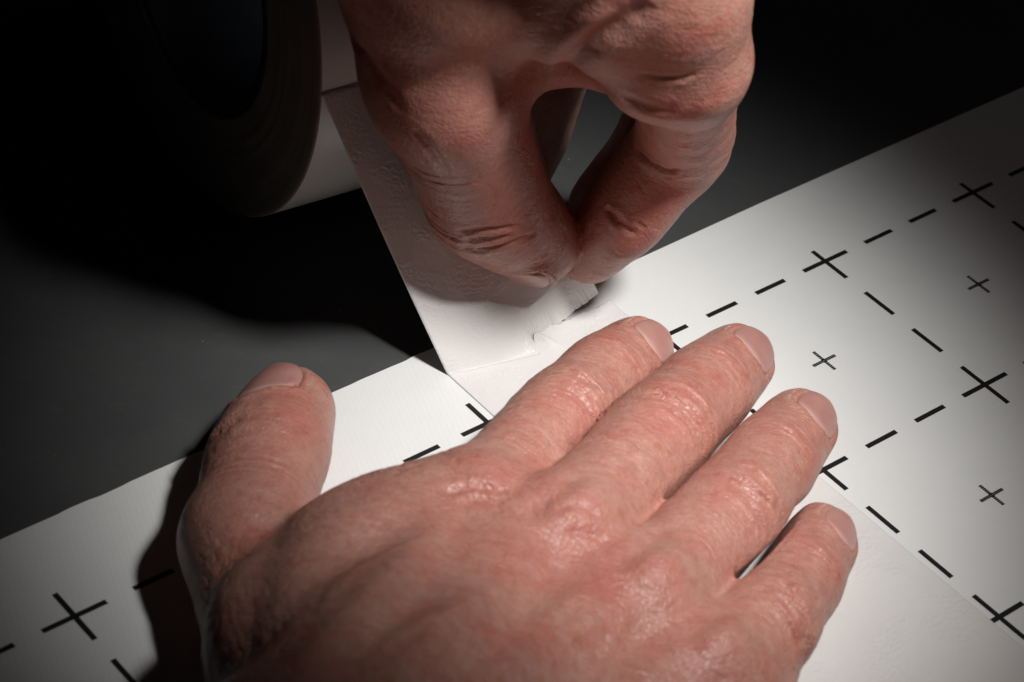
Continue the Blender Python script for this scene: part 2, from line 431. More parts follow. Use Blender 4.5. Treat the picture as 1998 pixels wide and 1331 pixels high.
# lifted strip: rows run from crease / tear up to the roll
ROLL_A = math.pi - 0.02
A0 = math.radians(176)
def strip_col(u):
    """one column of the lifted strip, from the sheet (v = 0) to the roll (v = 1)"""
    x = TL + (TR-TL)*u
    top = P_roll(RW_*u, A0, RC_R+0.2)
    k = float(smooth01((x-TEAR_X+3)/(TR-TEAR_X+3)))
    ey = edge_y(x); sy = 15.35 if x > TEAR_X else ey       # ragged edge only right at the tear
    P1 = at(1168, 573, 3.2); P2 = at(1112, 486, 17.5); n = unit(np.cross(AX, top-G(x, sy, ZT)))
    c0 = G(x, sy, ZT) + (P1-G(TR, 15.35, ZT))*k
    jag = GY*(ey-sy)
    out = []
    kw = float(smooth01((x+38)/18)); wy = fold_y(x)*(1-kw)+15.35*kw      # away from the tear the strip is one even sheet
    for v in vs:
        dk = math.exp(-v*70/3.0); yy = sy*dk+wy*(1-dk)
        p = G(x, yy, ZT+0.05)*(1-v) + top*v - n*1.6*math.sin(math.pi*v)*(0.6+0.6*u)
        q1 = c0 + (P2-P1)*0.9
        if v < 0.22:
            s = v/0.22; q = c0*(1-s)+q1*s + np.array([0.5, -0.7, 0.35])*1.5*math.sin(math.pi*s)
        else:
            s = (v-0.22)/0.78; q = q1*(1-s)+top*s - n*math.sin(math.pi*s)
        bend = 0.45*(1-math.exp(-v*70/0.45))*(1-k)
        out.append(p*(1-k)+q*k+jag*max(0.0, 1-v*12)-np.array([0, 0, bend]))
    return out
vs = np.linspace(0, 1, 120)**1.7
us = np.unique(np.concatenate([np.linspace(0, 1, 90), np.linspace((TEAR_X-TL)/(TR-TL), 1, 90)]))
V = []; UV = []
for u in us:
    V += strip_col(u); UV += [((TR-TL)*u, 15+70*v, 0) for v in vs]
nx, ny = len(us), len(vs); idx = np.arange(nx*ny).reshape(nx, ny)
F = np.stack([idx[:-1, :-1], idx[1:, :-1], idx[1:, 1:], idx[:-1, 1:]], -1).reshape(-1, 4)
tape_obj('lifted_tape', V, F, UV, tape, 0.14)

# ------------------------------------------------------------------ hands: signed distance fields -> one continuous mesh each
def catmull(K, m):
    K = np.asarray(K, float); n = len(K); out = []
    Pd = np.vstack([2*K[0]-K[1], K, 2*K[-1]-K[-2]])
    for i in range(n-1):
        p0, p1, p2, p3 = Pd[i:i+4]
        for t in np.linspace(0, 1, m, endpoint=False):
            out.append(0.5*((2*p1)+(-p0+p2)*t+(2*p0-5*p1+4*p2-p3)*t*t+(-p0+3*p1-3*p2+p3)*t**3))
    out.append(K[-1]); return np.array(out)
class Chain:
    """tapered tube through points with radii; flattened along a dorsal direction that may turn along it"""
    def __init__(s, pts, rad, dors, flat=0.94, m=4, name=''):
        pts = np.asarray(pts, float); rad = np.asarray(rad, float)
        if np.ndim(dors[0]) == 0: dors = [dors]*len(pts)
        K = np.hstack([pts, rad[:, None], np.array([unit(d) for d in dors])])
        S = catmull(K, m) if len(pts) > 2 else K
        s.P = S[:, :3]; s.r = S[:, 3]; s.D = S[:, 4:7]
        T = np.gradient(s.P, axis=0); T /= np.linalg.norm(T, axis=1)[:, None]
        s.D = s.D - T*(s.D*T).sum(1)[:, None]; s.D /= np.linalg.norm(s.D, axis=1)[:, None]
        s.T = T; s.B = np.cross(T, s.D); s.flat = flat; s.name = name
        s.L = np.concatenate([[0], np.cumsum(np.linalg.norm(np.diff(s.P, axis=0), axis=1))])
        s.knot_s = s.L[::m] if len(pts) > 2 else s.L
        s.lo = (s.P-s.r[:, None]).min(0); s.hi = (s.P+s.r[:, None]).max(0)
    def __call__(s, Q, full=False):
        best = np.full(len(Q), 1e3); bi = np.zeros(len(Q), int); bt = np.zeros(len(Q))
        for i in range(len(s.P)-1):
            a, b = s.P[i], s.P[i+1]; ab = b-a
            t = np.clip((Q-a) @ ab/(ab @ ab), 0, 1)
            q = Q-a-t[:, None]*ab
            n = s.D[i]; qn = q @ n
            d = np.sqrt((q*q).sum(1)+qn*qn*(1/s.flat**2-1)) - (s.r[i]*(1-t)+s.r[i+1]*t)
            if full:
                w_ = d < best; best = np.where(w_, d, best); bi = np.where(w_, i, bi); bt = np.where(w_, t, bt)
            else:
                k = 0.8; h_ = np.clip(0.5+0.5*(best-d)/k, 0, 1); best = best*(1-h_)+d*h_-k*h_*(1-h_)
        if not full: return best
        f = bi+bt; i2 = np.minimum(bi+1, len(s.P)-1)
        S = s.L[bi]*(1-bt)+s.L[i2]*bt
        ctr = s.P[bi]*(1-bt)[:, None]+s.P[i2]*bt[:, None]
        D = s.D[bi]*(1-bt)[:, None]+s.D[i2]*bt[:, None]; B = s.B[bi]*(1-bt)[:, None]+s.B[i2]*bt[:, None]
        q = Q-ctr
        return best, S, np.arctan2((q*B).sum(1), (q*D).sum(1)), q
class Gap:
    """thin parting between two neighbouring fingers, from the web outwards"""
    def __init__(s, a, b, sa, sb, w):
        s.a, s.b, s.sa, s.sb, s.w = a, b, sa, sb, w
        s.lo = np.maximum(a.lo, b.lo)-1; s.hi = np.minimum(a.hi, b.hi)+1
    def __call__(s, Q):
        da, Sa, _, _ = s.a(Q, True); db, Sb, _, _ = s.b(Q, True)
        return np.maximum.reduce([np.abs(da-db)/2-s.w, (s.sa-Sa)*0.8, (s.sb-Sb)*0.8, np.maximum(da, db)-3])
class Blob:
    def __init__(s, c, r, ax=None):
        s.c = np.asarray(c, float); s.rr = np.asarray(r, float)
        if ax is None: s.M = np.eye(3)
        else:
            a = unit(ax[0]); b = unit(np.asarray(ax[1])-a*(np.dot(ax[1], a))); s.M = np.array([a, b, np.cross(a, b)])
        s.lo = s.c-s.rr.max(); s.hi = s.c+s.rr.max()
    def __call__(s, Q):
        q = ((Q-s.c) @ s.M.T); k0 = np.linalg.norm(q/s.rr, axis=1); k1 = np.linalg.norm(q/s.rr**2, axis=1)
        return k0*(k0-1)/(k1+1e-9)
POOL = ThreadPoolExecutor(4)
class HandField:
    def __init__(s, floor=None): s.items = []; s.floor = floor
    def add(s, prim, k=3.0, neg=False): s.items.append((prim, k, neg)); return prim
    def fingers(s, L): s.F = L
    def __call__(s, Q):
        Q = np.asarray(Q, float)
        if len(Q) < 8000: return s.one(Q)
        return np.concatenate(list(POOL.map(s.one, np.array_split(Q, 8))))
    def one(s, Q):
        d = np.full(len(Q), 60.0)
        for prim, k, neg in s.items:
            mg = 2.5+k
            m = np.all((Q > prim.lo-mg) & (Q < prim.hi+mg), axis=1)
            if not m.any(): continue
            e = prim(Q[m]); c = d[m]
            if neg:
                e = -e; h_ = np.clip(0.5-0.5*(c-e)/k, 0, 1); d[m] = c*(1-h_)+e*h_+k*h_*(1-h_)
            else:
                h_ = np.clip(0.5+0.5*(c-e)/k, 0, 1); d[m] = c*(1-h_)+e*h_-k*h_*(1-h_)
        if s.floor is not None:
            e = s.floor(Q)-Q[:, 2] if callable(s.floor) else s.floor-Q[:, 2]
            k = 1.6; h_ = np.clip(0.5-0.5*(d-e)/k, 0, 1); d = d*(1-h_)+e*h_+k*h_*(1-h_)
        return d
    def grad(s, Q, e=0.15):
        K = np.array([(1, -1, -1), (-1, -1, 1), (-1, 1, -1), (1, 1, 1)], float); g = 0; s.mean = 0
        for k in K: v = s(Q+k*e); g = g+v[:, None]*k; s.mean = s.mean+v/4
        return g/(np.linalg.norm(g, axis=1)[:, None]+1e-9), np.linalg.norm(g, axis=1)/(4*e)
def surface_nets(field, lo, hi, h):
    n = np.ceil((hi-lo)/h).astype(int)+1
    ax = [lo[i]+h*np.arange(n[i]) for i in range(3)]
    D = np.empty(n, np.float32)
    for i in range(0, n[0], 48):
        X, Y, Z = np.meshgrid(ax[0][i:i+48], ax[1], ax[2], indexing='ij')
        D[i:i+48] = field(np.stack([X.ravel(), Y.ravel(), Z.ravel()], 1)).reshape(X.shape)
    S = D < 0
    c = [S[a:n[0]-1+a, b:n[1]-1+b, e:n[2]-1+e] for a in (0, 1) for b in (0, 1) for e in (0, 1)]
    cnt = sum(x.astype(np.int8) for x in c)
    act = (cnt > 0) & (cnt < 8)
    I = np.argwhere(act); vid = -np.ones(act.shape, np.int64); vid[act] = np.arange(len(I))
    acc = np.zeros((len(I), 3)); num = np.zeros(len(I))
    corners = [(a, b, e) for a in (0, 1) for b in (0, 1) for e in (0, 1)]
    vals = {k: D[I[:, 0]+k[0], I[:, 1]+k[1], I[:, 2]+k[2]].astype(float) for k in corners}
    for k in corners:
        for axn in range(3):
            if k[axn] == 0:
                k2 = list(k); k2[axn] = 1; k2 = tuple(k2)
                a, b = vals[k], vals[k2]; x = (a < 0) != (b < 0)
                t = np.where(x, a/(a-b+1e-12), 0)
                p = np.tile(np.array(k, float), (len(I), 1)); p[:, axn] += t
                acc += p*x[:, None]; num += x
    V = lo+h*(I+acc/num[:, None])
    F = []
    for axn in range(3):
        o1, o2 = (axn+1) % 3, (axn+2) % 3
        sl0 = [slice(1, -1)]*3; sl0[axn] = slice(0, n[axn]-1)
        sl1 = [slice(1, -1)]*3; sl1[axn] = slice(1, n[axn])
        A = S[tuple(sl0)]; B = S[tuple(sl1)]
        E = np.argwhere(A != B); ins = A[tuple(E.T)]
        off = np.array([1, 1, 1]); off[axn] = 0; E = E+off
        def g(d1, d2):
            q = E.copy(); q[:, o1] -= d1; q[:, o2] -= d2; return vid[q[:, 0], q[:, 1], q[:, 2]]
        q = np.stack([g(1, 1), g(0, 1), g(0, 0), g(1, 0)], 1)
        q[~ins] = q[~ins][:, ::-1]
        F.append(q)
    F = np.vstack(F); F = F[(F >= 0).all(1)]
    return V, F
def subdivide(V, F):
    E = np.sort(np.stack([F, np.roll(F, -1, 1)], -1).reshape(-1, 2), 1)
    key = E[:, 0]*len(V)+E[:, 1]; uq, first, inv = np.unique(key, return_index=True, return_inverse=True)
    EV = V[E[first]].mean(1); FV = V[F].mean(1)
    e = (len(V)+inv).reshape(-1, 4); f = len(V)+len(EV)+np.arange(len(F))
    Q = np.concatenate([np.stack([F[:, i], e[:, i], f, e[:, (i-1) % 4]], 1) for i in range(4)])
    return np.vstack([V, EV, FV]), Q
def project(field, V, it=2):
    for _ in range(it):
        n, gl = field.grad(V); d = field.mean; V = V-n*np.clip(d/np.maximum(gl, 0.5), -1, 1)[:, None]
    return V
def build_hand(field, lo, hi, h):
    V, F = surface_nets(field, np.asarray(lo, float), np.asarray(hi, float), h)
    V = project(field, V, 2)
    V, F = subdivide(V, F)
    V = project(field, V, 1)
    nf_ = relax_normals(V, F); g, _ = field.grad(V)
    bad = (nf_*g).sum(1) < 0.65                      # tangled spots where two fingers all but touch: relax them
    for _ in range(2):
        b2 = np.zeros(len(V), bool); b2[F[bad[F].any(1)].ravel()] = True; bad = b2
    for _ in range(14):
        acc = np.zeros_like(V); cnt = np.zeros(len(V))
        for i in range(4):
            j = np.roll(np.arange(4), -1)[i]
            for c in range(3): acc[:, c] += np.bincount(F[:, i], V[F[:, j], c], len(V))+np.bincount(F[:, j], V[F[:, i], c], len(V))
            cnt += np.bincount(F[:, i], minlength=len(V))+np.bincount(F[:, j], minlength=len(V))
        V[bad] = (acc/np.maximum(cnt, 1)[:, None])[bad]
    n = relax_normals(V, F); s_ = field; s_.bad = bad
    return V, F, n
def relax_normals(V, F):
    a = V[F[:, 2]]-V[F[:, 0]]; b = V[F[:, 3]]-V[F[:, 1]]; fn = np.cross(a, b)
    n = np.zeros_like(V)
    for i in range(4):
        for c in range(3): n[:, c] += np.bincount(F[:, i], fn[:, c], len(V))
    return n/(np.linalg.norm(n, axis=1)[:, None]+1e-12)

def visible_lookup(V, n):
    """front-most surface vertices per 4 px cell of the calibration picture, used to lay creases and veins on the skin"""
    uv, dep = px(V); fr = ((V-CW)*n).sum(1) < 0
    cell = {}
    ii = np.where(fr & (uv[:, 0] > 0) & (uv[:, 0] < 1998) & (uv[:, 1] > -60) & (uv[:, 1] < 1400))[0]; order = ii[np.argsort(-dep[ii])]
    cu = np.floor(uv/5).astype(int)
    cell = dict(zip(map(tuple, cu[order].tolist()), order.tolist()))
    def f(u, v):
        for rad in range(0, 5):
            best = None
            for a in range(-rad, rad+1):
                for b in range(-rad, rad+1):
                    i = cell.get((int(u//5)+a, int(v//5)+b))
                    if i is not None and (best is None or dep[i] < dep[best]): best = i
            if best is not None: return V[best]
        return None
    return f
def polyline3(look, pts, step=6):
    out = []
    P = catmull(np.array(pts, float), 8) if len(pts) > 2 else np.array(pts, float)
    for a, b in zip(P[:-1], P[1:]):
        m = max(1, int(np.linalg.norm(b-a)/step))
        for t in np.linspace(0, 1, m, endpoint=False):
            q = look(*(a*(1-t)+b*t))
            if q is not None: out.append(q)
    out = np.array(out)
    for _ in range(4):
        if len(out) > 4: out[1:-1] = (out[:-2]+2*out[1:-1]+out[2:])/4
    return out
def line_dist(V, L, rmax):
    """distance and 0..1 position along polyline L, only within rmax"""
    d = np.full(len(V), 1e3); t = np.zeros(len(V))
    m = np.where(np.all((V > L.min(0)-rmax) & (V < L.max(0)+rmax), axis=1))[0]
    Q = V[m]; dd = np.full(len(m), 1e3); tt = np.zeros(len(m))
    for i in range(len(L)-1):
        a, b = L[i], L[i+1]; ab = b-a
        if ab @ ab < 1e-9 or ab @ ab > 100: continue
        s = np.clip((Q-a) @ ab/(ab @ ab), 0, 1); x = np.linalg.norm(Q-a-s[:, None]*ab, axis=1)
        w_ = x < dd; dd = np.where(w_, x, dd); tt = np.where(w_, (i+s)/(len(L)-1), tt)
    d[m] = dd; t[m] = tt
    return d, t

class Skin:
    """displacement and tint accumulated per vertex"""
    def __init__(s, V, F, n, floor=None):
        s.floor = floor; s.V = V; s.F = F; s.n = n; s.h = np.zeros(len(V)); s.red = np.zeros(len(V)); s.dry = np.zeros(len(V)); s.crs = np.zeros(len(V))
        s.look = visible_lookup(V, n)
    def line(s, pts, amp, sig, lip=0.35, tint=0.0, L=None):
        L = polyline3(s.look, pts) if L is None else L
        if len(L) < 3: return
        d, t = line_dist(s.V, L, sig*5)
        fade = np.clip(np.minimum(t, 1-t)*6, 0, 1)**0.7
        g = np.exp(-(d/sig)**2)
        s.h += fade*(amp*g - amp*lip*np.exp(-((d-2.1*sig)/(1.1*sig))**2))
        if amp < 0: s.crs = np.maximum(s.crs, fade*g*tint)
    def spot(s, uv, rad, amount, what='red'):
        p = s.look(*uv)
        if p is None: return
        g = np.exp(-(np.linalg.norm(s.V-p, axis=1)/rad)**2)
        setattr(s, what, getattr(s, what)+amount*g)
    def finger_wrinkles(s, ch, at_s, offs, amp, seed, half=1.0, side=0.0, sg=0.36, bow=1.0, fine=10, pouch=0.5, wide=4.5):
        """creases across the back of a joint: main ones at given offsets, finer ones between them"""
        near = np.all((s.V > ch.lo-6) & (s.V < ch.hi+6), axis=1); ii = np.where(near)[0]
        d, S, th, q = ch(s.V[ii], True)
        ok = (d > -2.8) & (d < 1.8) & (np.abs(S-at_s) < wide*2.5+4) & (np.abs(th-side) < half*1.6)
        ii = ii[ok]; S = S[ok]; th = th[ok]-side; d = d[ok]
        rg = np.random.default_rng(seed); tot = np.zeros(len(ii)); cr = np.zeros(len(ii))
        x = S-at_s
        tot += pouch*np.exp(-(x/(wide*1.15))**2-(th/(half*0.85))**2)
        def crease(off, a, sgm, hw, t0, k, bw, sd):
            wob = 0.45*noise(np.stack([th*2.0, np.full(len(th), sd*3.7)], 1), 1, seed)+0.22*noise(np.stack([th*6.0, np.full(len(th), sd*5.1)], 1), 1, seed+3)
            e = x-(off+k*th+bw*th*th+wob)
            f = np.clip((1-np.abs(th-t0)/hw)*2.2, 0, 1)*(0.75+0.25*noise(np.stack([th*4.0, np.full(len(th), sd*1.3)], 1), 1, seed+7))
            g = np.exp(-(e/sgm)**2)
            return f*a*(-g+0.40*np.exp(-((np.abs(e)-2.2*sgm)/(1.2*sgm))**2)), f*g
        for c, off in enumerate(offs):
            r = abs(off)/wide; a = amp*(1-0.55*min(1, r))*rg.uniform(0.65, 1.1)
            h_, g = crease(off+rg.normal()*0.22, a, sg*rg.uniform(0.85, 1.25), half*(1.0-0.25*min(1, r))*rg.uniform(0.8, 1.05), rg.uniform(-0.15, 0.15),
                           rg.uniform(-0.35, 0.35), bow*off/wide*0.9, c+1)
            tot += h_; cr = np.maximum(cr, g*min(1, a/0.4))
        for c in range(fine):
            off = rg.normal()*wide*0.9
            h_, g = crease(off, amp*rg.uniform(0.15, 0.4), rg.uniform(0.2, 0.32), half*rg.uniform(0.25, 0.6), rg.uniform(-0.6, 0.6), rg.uniform(-1.2, 1.2), bow*off/wide, c+40)
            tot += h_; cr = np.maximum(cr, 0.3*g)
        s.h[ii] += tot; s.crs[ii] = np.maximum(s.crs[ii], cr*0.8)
    def fine_rings(s, ch, amp, freq, seed, s0=0, s1=1e3):
        """fine lines running round the finger"""
        near = np.all((s.V > ch.lo-6) & (s.V < ch.hi+6), axis=1); ii = np.where(near)[0]
        d, S, th, q = ch(s.V[ii], True)
        wgt = np.clip((1.3-np.abs(d))/1.0, 0, 1)*np.clip((S-s0)/5, 0, 1)*np.clip((s1-S)/3, 0, 1)
        def rid(f, k, sd): return 1-np.abs(noise(np.stack([S*f+0.7*np.abs(th)**1.7+0.5*noise(np.stack([S*0.3, th*1.2], 1), 1, sd+9), th*k, np.full(len(S), sd*1.7)], 1), 1, sd))*2.0
        s.h[ii] -= amp*wgt*(np.clip(rid(freq, 1.3, seed), 0, 1)**3+0.7*np.clip(rid(freq*1.9, 2.2, seed+1), 0, 1)**3)
    def net(s, amp, cell, seed, mask, ang=0.0, stretch=2.0):
        """diamond mesh of fine skin lines on the back of the hand"""
        Q = s.V
        ca, sa = math.cos(ang), math.sin(ang); X = Q[:, 0]*ca+Q[:, 1]*sa; Y = -Q[:, 0]*sa+Q[:, 1]*ca; Z = Q[:, 2]
        tot = 0
        for k, (r_, w_) in enumerate(((0.5, 1.0), (-0.5, 1.0), (0.0, 0.6))):
            c, d_ = math.cos(r_), math.sin(r_); x = X*c+Y*d_; y = -X*d_+Y*c
            wx = 0.8*noise(np.stack([X*0.12, Y*0.12, Z*0.12], 1), 1, seed+20+k)
            nn = noise(np.stack([x/cell+wx, y/(cell*stretch*2.0), Z/(cell*2)], 1), 1, seed+k)
            tot = tot+w_*np.clip(1-np.abs(nn)*2.2, 0, 1)**2.5
        s.h -= amp*mask*tot
    def finish(s, name, mat):
        if s.floor is not None: s.h *= smooth01((s.V[:, 2]-(s.floor(s.V) if callable(s.floor) else s.floor)-0.5)/2.0)
        V = s.V+s.n*s.h[:, None]
        o = mesh_obj(name, V, s.F.astype(np.int32), mat)
        for nm, a in (('redness', np.clip(s.red, 0, 0.85)), ('dry', np.clip(s.dry, 0, 1)), ('crease', np.clip(s.crs, 0, 1))):
            t = o.data.attributes.new(nm, 'FLOAT', 'POINT'); t.data.foreach_set('value', a.astype(np.float32))
        return o

def nail(field, skin, hand, ch, s_root, length, width, side, mat, curve=0.0, rim=0.55, label=None):
    """nail plate laid on the back of the last joint; the skin sinks under it and swells round it"""
    def axis(sv):
        i = np.clip(np.searchsorted(ch.L, sv)-1, 0, len(ch.P)-2); t = (sv-ch.L[i])/(ch.L[i+1]-ch.L[i])
        return ch.P[i]+(ch.P[i+1]-ch.P[i])*t, i
    c0, i = axis(min(s_root+length*0.45, ch.L[-1]))
    T = unit(ch.T[i]); D = unit(ch.D[i]); B = np.cross(T, D)
    ca, sa = math.cos(side), math.sin(side); D2 = D*ca+B*sa; B2 = np.cross(T, D2)
    p_root, _ = axis(s_root)
    def outline(w_):
        pass
    nu, nv = 21, 25
    V = []; UV = []; dirs = []; exc = []
    # shape: squarish root with round corners, rounded tip
    for jv in range(nv):
        v = 1-(1-jv/(nv-1))**1.7
        wv = (1-abs(max(0.0, (0.22-v)/0.22))**2.6*0.55)*math.sqrt(max(0.003, 1-max(0.0, (v-0.50)/0.50)**2.4))
        for iu in range(nu):
            u = iu/(nu-1)*2-1
            b = u*wv*width/2
            vv = v+0.10*(1-v)*(u*u)
            # wrap round the finger: angle from the axis
            r0 = 8.0
            sv = s_root+vv*length; e = max(0.0, sv-ch.L[-1])/8.6
            p, k = axis(min(sv, ch.L[-1]-1e-6)); Tk = unit(ch.T[k]); Dk = unit(ch.D[k]); Bk = np.cross(Tk, Dk)
            a = b/8.4+side
            dr = unit((Dk*math.cos(a)+Bk*math.sin(a))*math.cos(e)+Tk*math.sin(e))
            V.append(p+dr*14.0); UV.append((iu/(nu-1), v, 0)); dirs.append(-dr); exc.append(e*8.6)
    V = np.array(V); dirs = np.array(dirs); exc = np.array(exc)
    for _ in range(40):
        d = ch(V); V = V+dirs*np.clip(d, -1, 3)[:, None]*0.9
    n = np.stack([ch(V+np.eye(3)[i]*0.2)-ch(V-np.eye(3)[i]*0.2) for i in range(3)], 1); n /= np.linalg.norm(n, axis=1)[:, None]+1e-9
    UV = np.array(UV)
    u = UV[:, 0]*2-1
    V0 = V.copy()
    edge = np.minimum(UV[:, 1]/0.16, (1-np.abs(u))/0.16)
    lift = -0.55+0.85*smooth01(edge)+curve*UV[:, 1]
    tipk = smooth01((UV[:, 1]-0.66)/0.22)
    lift = lift*(1-tipk)+0.22*tipk
    # smoother plate: relax towards neighbours so that it reads as one stiff sheet
    Vg = V.reshape(nv, nu, 3)
    for _ in range(12):
        W_ = Vg.copy(); W_[1:-1, 1:-1] = (Vg[:-2, 1:-1]+Vg[2:, 1:-1]+Vg[1:-1, :-2]+Vg[1:-1, 2:])/4
        W_[1:-1, 0] = (Vg[:-2, 0]+Vg[2:, 0])/2; W_[1:-1, -1] = (Vg[:-2, -1]+Vg[2:, -1])/2
        Vg = W_*0.6+Vg*0.4
    V = Vg.reshape(-1, 3)+n*lift[:, None]+D2*(0.4*exc**2/17.0)[:, None]
    idx = np.arange(nu*nv).reshape(nv, nu)
    F = np.stack([idx[:-1, :-1], idx[:-1, 1:], idx[1:, 1:], idx[1:, :-1]], -1).reshape(-1, 4).astype(np.int32)
    o = mesh_obj('fingernail', V, F, mat, hand)
    a = o.data.attributes.new('nail_uv', 'FLOAT_VECTOR', 'POINT'); a.data.foreach_set('vector', UV.astype(np.float32).ravel())
    sd = o.modifiers.new('thickness', 'SOLIDIFY'); sd.thickness = 0.45*MM; sd.offset = -1
    if label: o['label'] = label
    return o, V0.reshape(nv, nu, 3)
def nail_bed(skin, grid, rim, sink=0.55):
    """sink the skin inside the nail outline, raise the folds at root and sides"""
    nv, nu, _ = grid.shape
    pts = grid.reshape(-1, 3); lo = pts.min(0)-4; hi = pts.max(0)+4
    ii = np.where(np.all((skin.V > lo) & (skin.V < hi), axis=1))[0]
    Q = skin.V[ii]
    root = grid[0]; left = grid[:, 0]; right = grid[:, -1]; tip = grid[-1]
    def dl(L, full=False):
        d = np.full(len(Q), 1e3); v = np.zeros(len(Q))
        for i, (a, b) in enumerate(zip(L[:-1], L[1:])):
            ab = b-a; t = np.clip((Q-a) @ ab/(ab @ ab+1e-9), 0, 1); x = np.linalg.norm(Q-a-t[:, None]*ab, axis=1)
            m = x < d; d = np.where(m, x, d); v = np.where(m, (i+t)/(len(L)-1), v)
        return (d, v) if full else d
    din = np.min(np.linalg.norm(Q[:, None, :]-pts[None], axis=2), axis=1)
    droot = dl(root); d1, v1 = dl(left, True); d2, v2 = dl(right, True); dside = np.minimum(d1, d2); vs_ = np.where(d1 < d2, v1, v2); dtip = dl(tip)
    inside = din < 0.62
    db = np.minimum(np.minimum(droot, dside), dtip); fold = np.minimum(droot, dside)
    out_ = np.where(inside, 0.0, 1.0)
    skin.h[ii] = np.where(inside, skin.h[ii]*0.2, skin.h[ii])
    far = np.where(droot < dside, 1.0, 1-smooth01((vs_-0.35)/0.5))
    bumpy = rim*np.exp(-((fold-0.7)/1.5)**2)*far
    skin.h[ii] += np.where(inside, -sink*smooth01((db-0.2)/1.3)+bumpy*np.exp(-(fold/0.6)**2), bumpy)
    skin.crs[ii] = np.maximum(skin.crs[ii], 0.45*np.exp(-(fold/0.5)**2)*far)
    skin.dry[ii] = np.maximum(skin.dry[ii], 0.6*np.exp(-((fold-0.5)/0.5)**2)*out_*np.maximum(far, 0.6))

SKIN_BASE = (0.50, 0.246, 0.194)
M_skin = make_skin('skin', SKIN_BASE, 0.9)
M_nail = make_nail('fingernail', (0.49, 0.252, 0.218))
FL = lambda Q: np.where((( Q-GO) @ GY) < TOP, ZS+0.1, 0.06)
UP = np.array([0, 0, 1.0])
def pts(*a): return [at(*x) for x in a]
def show(name, P): print(name, [round(float(np.linalg.norm(P[i+1]-P[i])), 1) for i in range(len(P)-1)])

#HANDS
def finger(j, r, dors, flat=0.93, m=3, slim=0.955):
    """knots with slimmer shafts between the joints; r has one radius per joint"""
    P = [j[0]]; Q = [r[0]]
    for a, b, ra, rb in zip(j[:-1], j[1:], r[:-1], r[1:]):
        k = slim if len(P) < 2*(len(j)-2) else 0.99
        P += [(a+b)/2, b]; Q += [(ra+rb)/2*k, rb]
    D = dors if np.ndim(dors[0]) == 0 else [x for d, e in zip(dors[:-1], dors[1:]) for x in (d, (np.array(d)+np.array(e))/2)]+[dors[-1]]
    return Chain(P, Q, D, flat, m)
# ---- the flat hand (lower), a right hand seen from behind
HF = HandField(floor=FL)
roll_n = lambda x: unit(np.array([x, 0.05, 1.0]))
ji = pts((926, 1000, 26), (1093, 820, 19.5), (1178, 740, 14), (1243, 690, 8.6)); show('index', ji)
jm = pts((1098, 1052, 27), (1288, 848, 20.5), (1376, 762, 14.5), (1437, 706, 8.8)); show('middle', jm)
jr = pts((1246, 1180, 25), (1420, 1012, 19), (1503, 903, 13.5), (1560, 832, 8.6)); show('ring', jr)
jp = pts((1368, 1315, 21), (1493, 1220, 16.5), (1557, 1130, 12), (1598, 1055, 7.8)); show('pinky', jp)
jt = pts((480, 1048, 16), (522, 892, 13.5), (556, 810, 11.5)); show('thumb', jt)
wr = at(735, 1330, 31)
nf = unit((0.44, -0.26, 0.86))
FI = finger(ji, [10.3, 9.9, 9.3, 8.0], nf); FM = finger(jm, [11.0, 10.6, 9.8, 8.2], nf)
FR = finger(jr, [10.7, 10.6, 9.6, 8.0], nf); FP = finger(jp, [10.0, 9.9, 9.0, 7.7], unit((0.5, -0.28, 0.82)))
FT = finger(jt, [11.8, 12.5, 10.3], unit((-0.66, 0.05, 0.75)), 0.90, 5, 0.97)
for f in (FI, FM, FR, FP): HF.add(f, 1.7)
HF.add(FT, 1.5)
fw = unit(jm[0]-wr); sd = unit(np.cross(fw, UP))
car = [wr+sd*x+UP*z for x, z in ((-20, 0), (-7, 3), (7, 2), (19, -2))]
for c, j, r in zip(car, (ji[0], jm[0], jr[0], jp[0]), (10.6, 10.8, 10.2, 9.6)):
    HF.add(Chain([c, (c+j)/2-UP*1.0, j], [13.5, 11.5, r], UP, 0.9, 3), 7)
    HF.add(Chain([c-UP*9, (c+j)/2-UP*11, j-UP*10], [13, 11, 8.5], UP, 0.9, 3), 7)
cmc = at(575, 1330, 20)
HF.add(Chain([cmc, (cmc+jt[0])/2+np.array([0, 0, -1.0]), jt[0]], [12.6, 11.8, 11.7], UP, 0.95, 3), 5)
HF.add(Chain([car[0]-UP*8, cmc-UP*6, jt[0]-UP*5], [12, 12, 9], UP, 0.95, 3), 6)
HF.add(Blob((jt[0]+ji[0])/2*0.45+(cmc+car[0])/2*0.55+np.array([6, 6, 4.0]), (15, 30, 11), (sd, fw)), 6)     # first web muscle
HF.add(Chain([jt[0]+np.array([8, 0, -6.0]), (jt[0]+ji[0])/2+np.array([4, -7, -6.0]), ji[0]+np.array([-5, -3, -6.0])], [7, 6.5, 9], UP, 0.9, 3), 7)
HF.add(Chain([wr+sd*5, wr+sd*10-fw*34+UP*3], [22, 24], UP, 0.78, 3), 10)
hyp = at(1400, 1330, 12); HF.add(Chain([jp[0]-UP*8, hyp+np.array([0, -8, 0.]), car[3]-UP*12], [10, 13, 14], UP, 0.9, 3), 7)
for j, rr in ((ji[0], 6.5), (jm[0], 7), (jr[0], 6.5), (jp[0], 5.5)):
    HF.add(Blob(j+unit(UP+nf)*4.4, (rr, rr+1.5, 7.0), (sd, fw)), 4)                 # knuckle heads
for a_, b_ in ((FI, FM), (FM, FR), (FR, FP)): HF.add(Gap(a_, b_, a_.knot_s[1]+1, b_.knot_s[1]-1, 0.65 if b_ is FP else 0.5), 0.7, True)
V, F, n = build_hand(HF, (-112, -226, -1.5), (88, 22, 62), GRID)
S1 = Skin(V, F, n, FL)
uvp, _ = px(V)
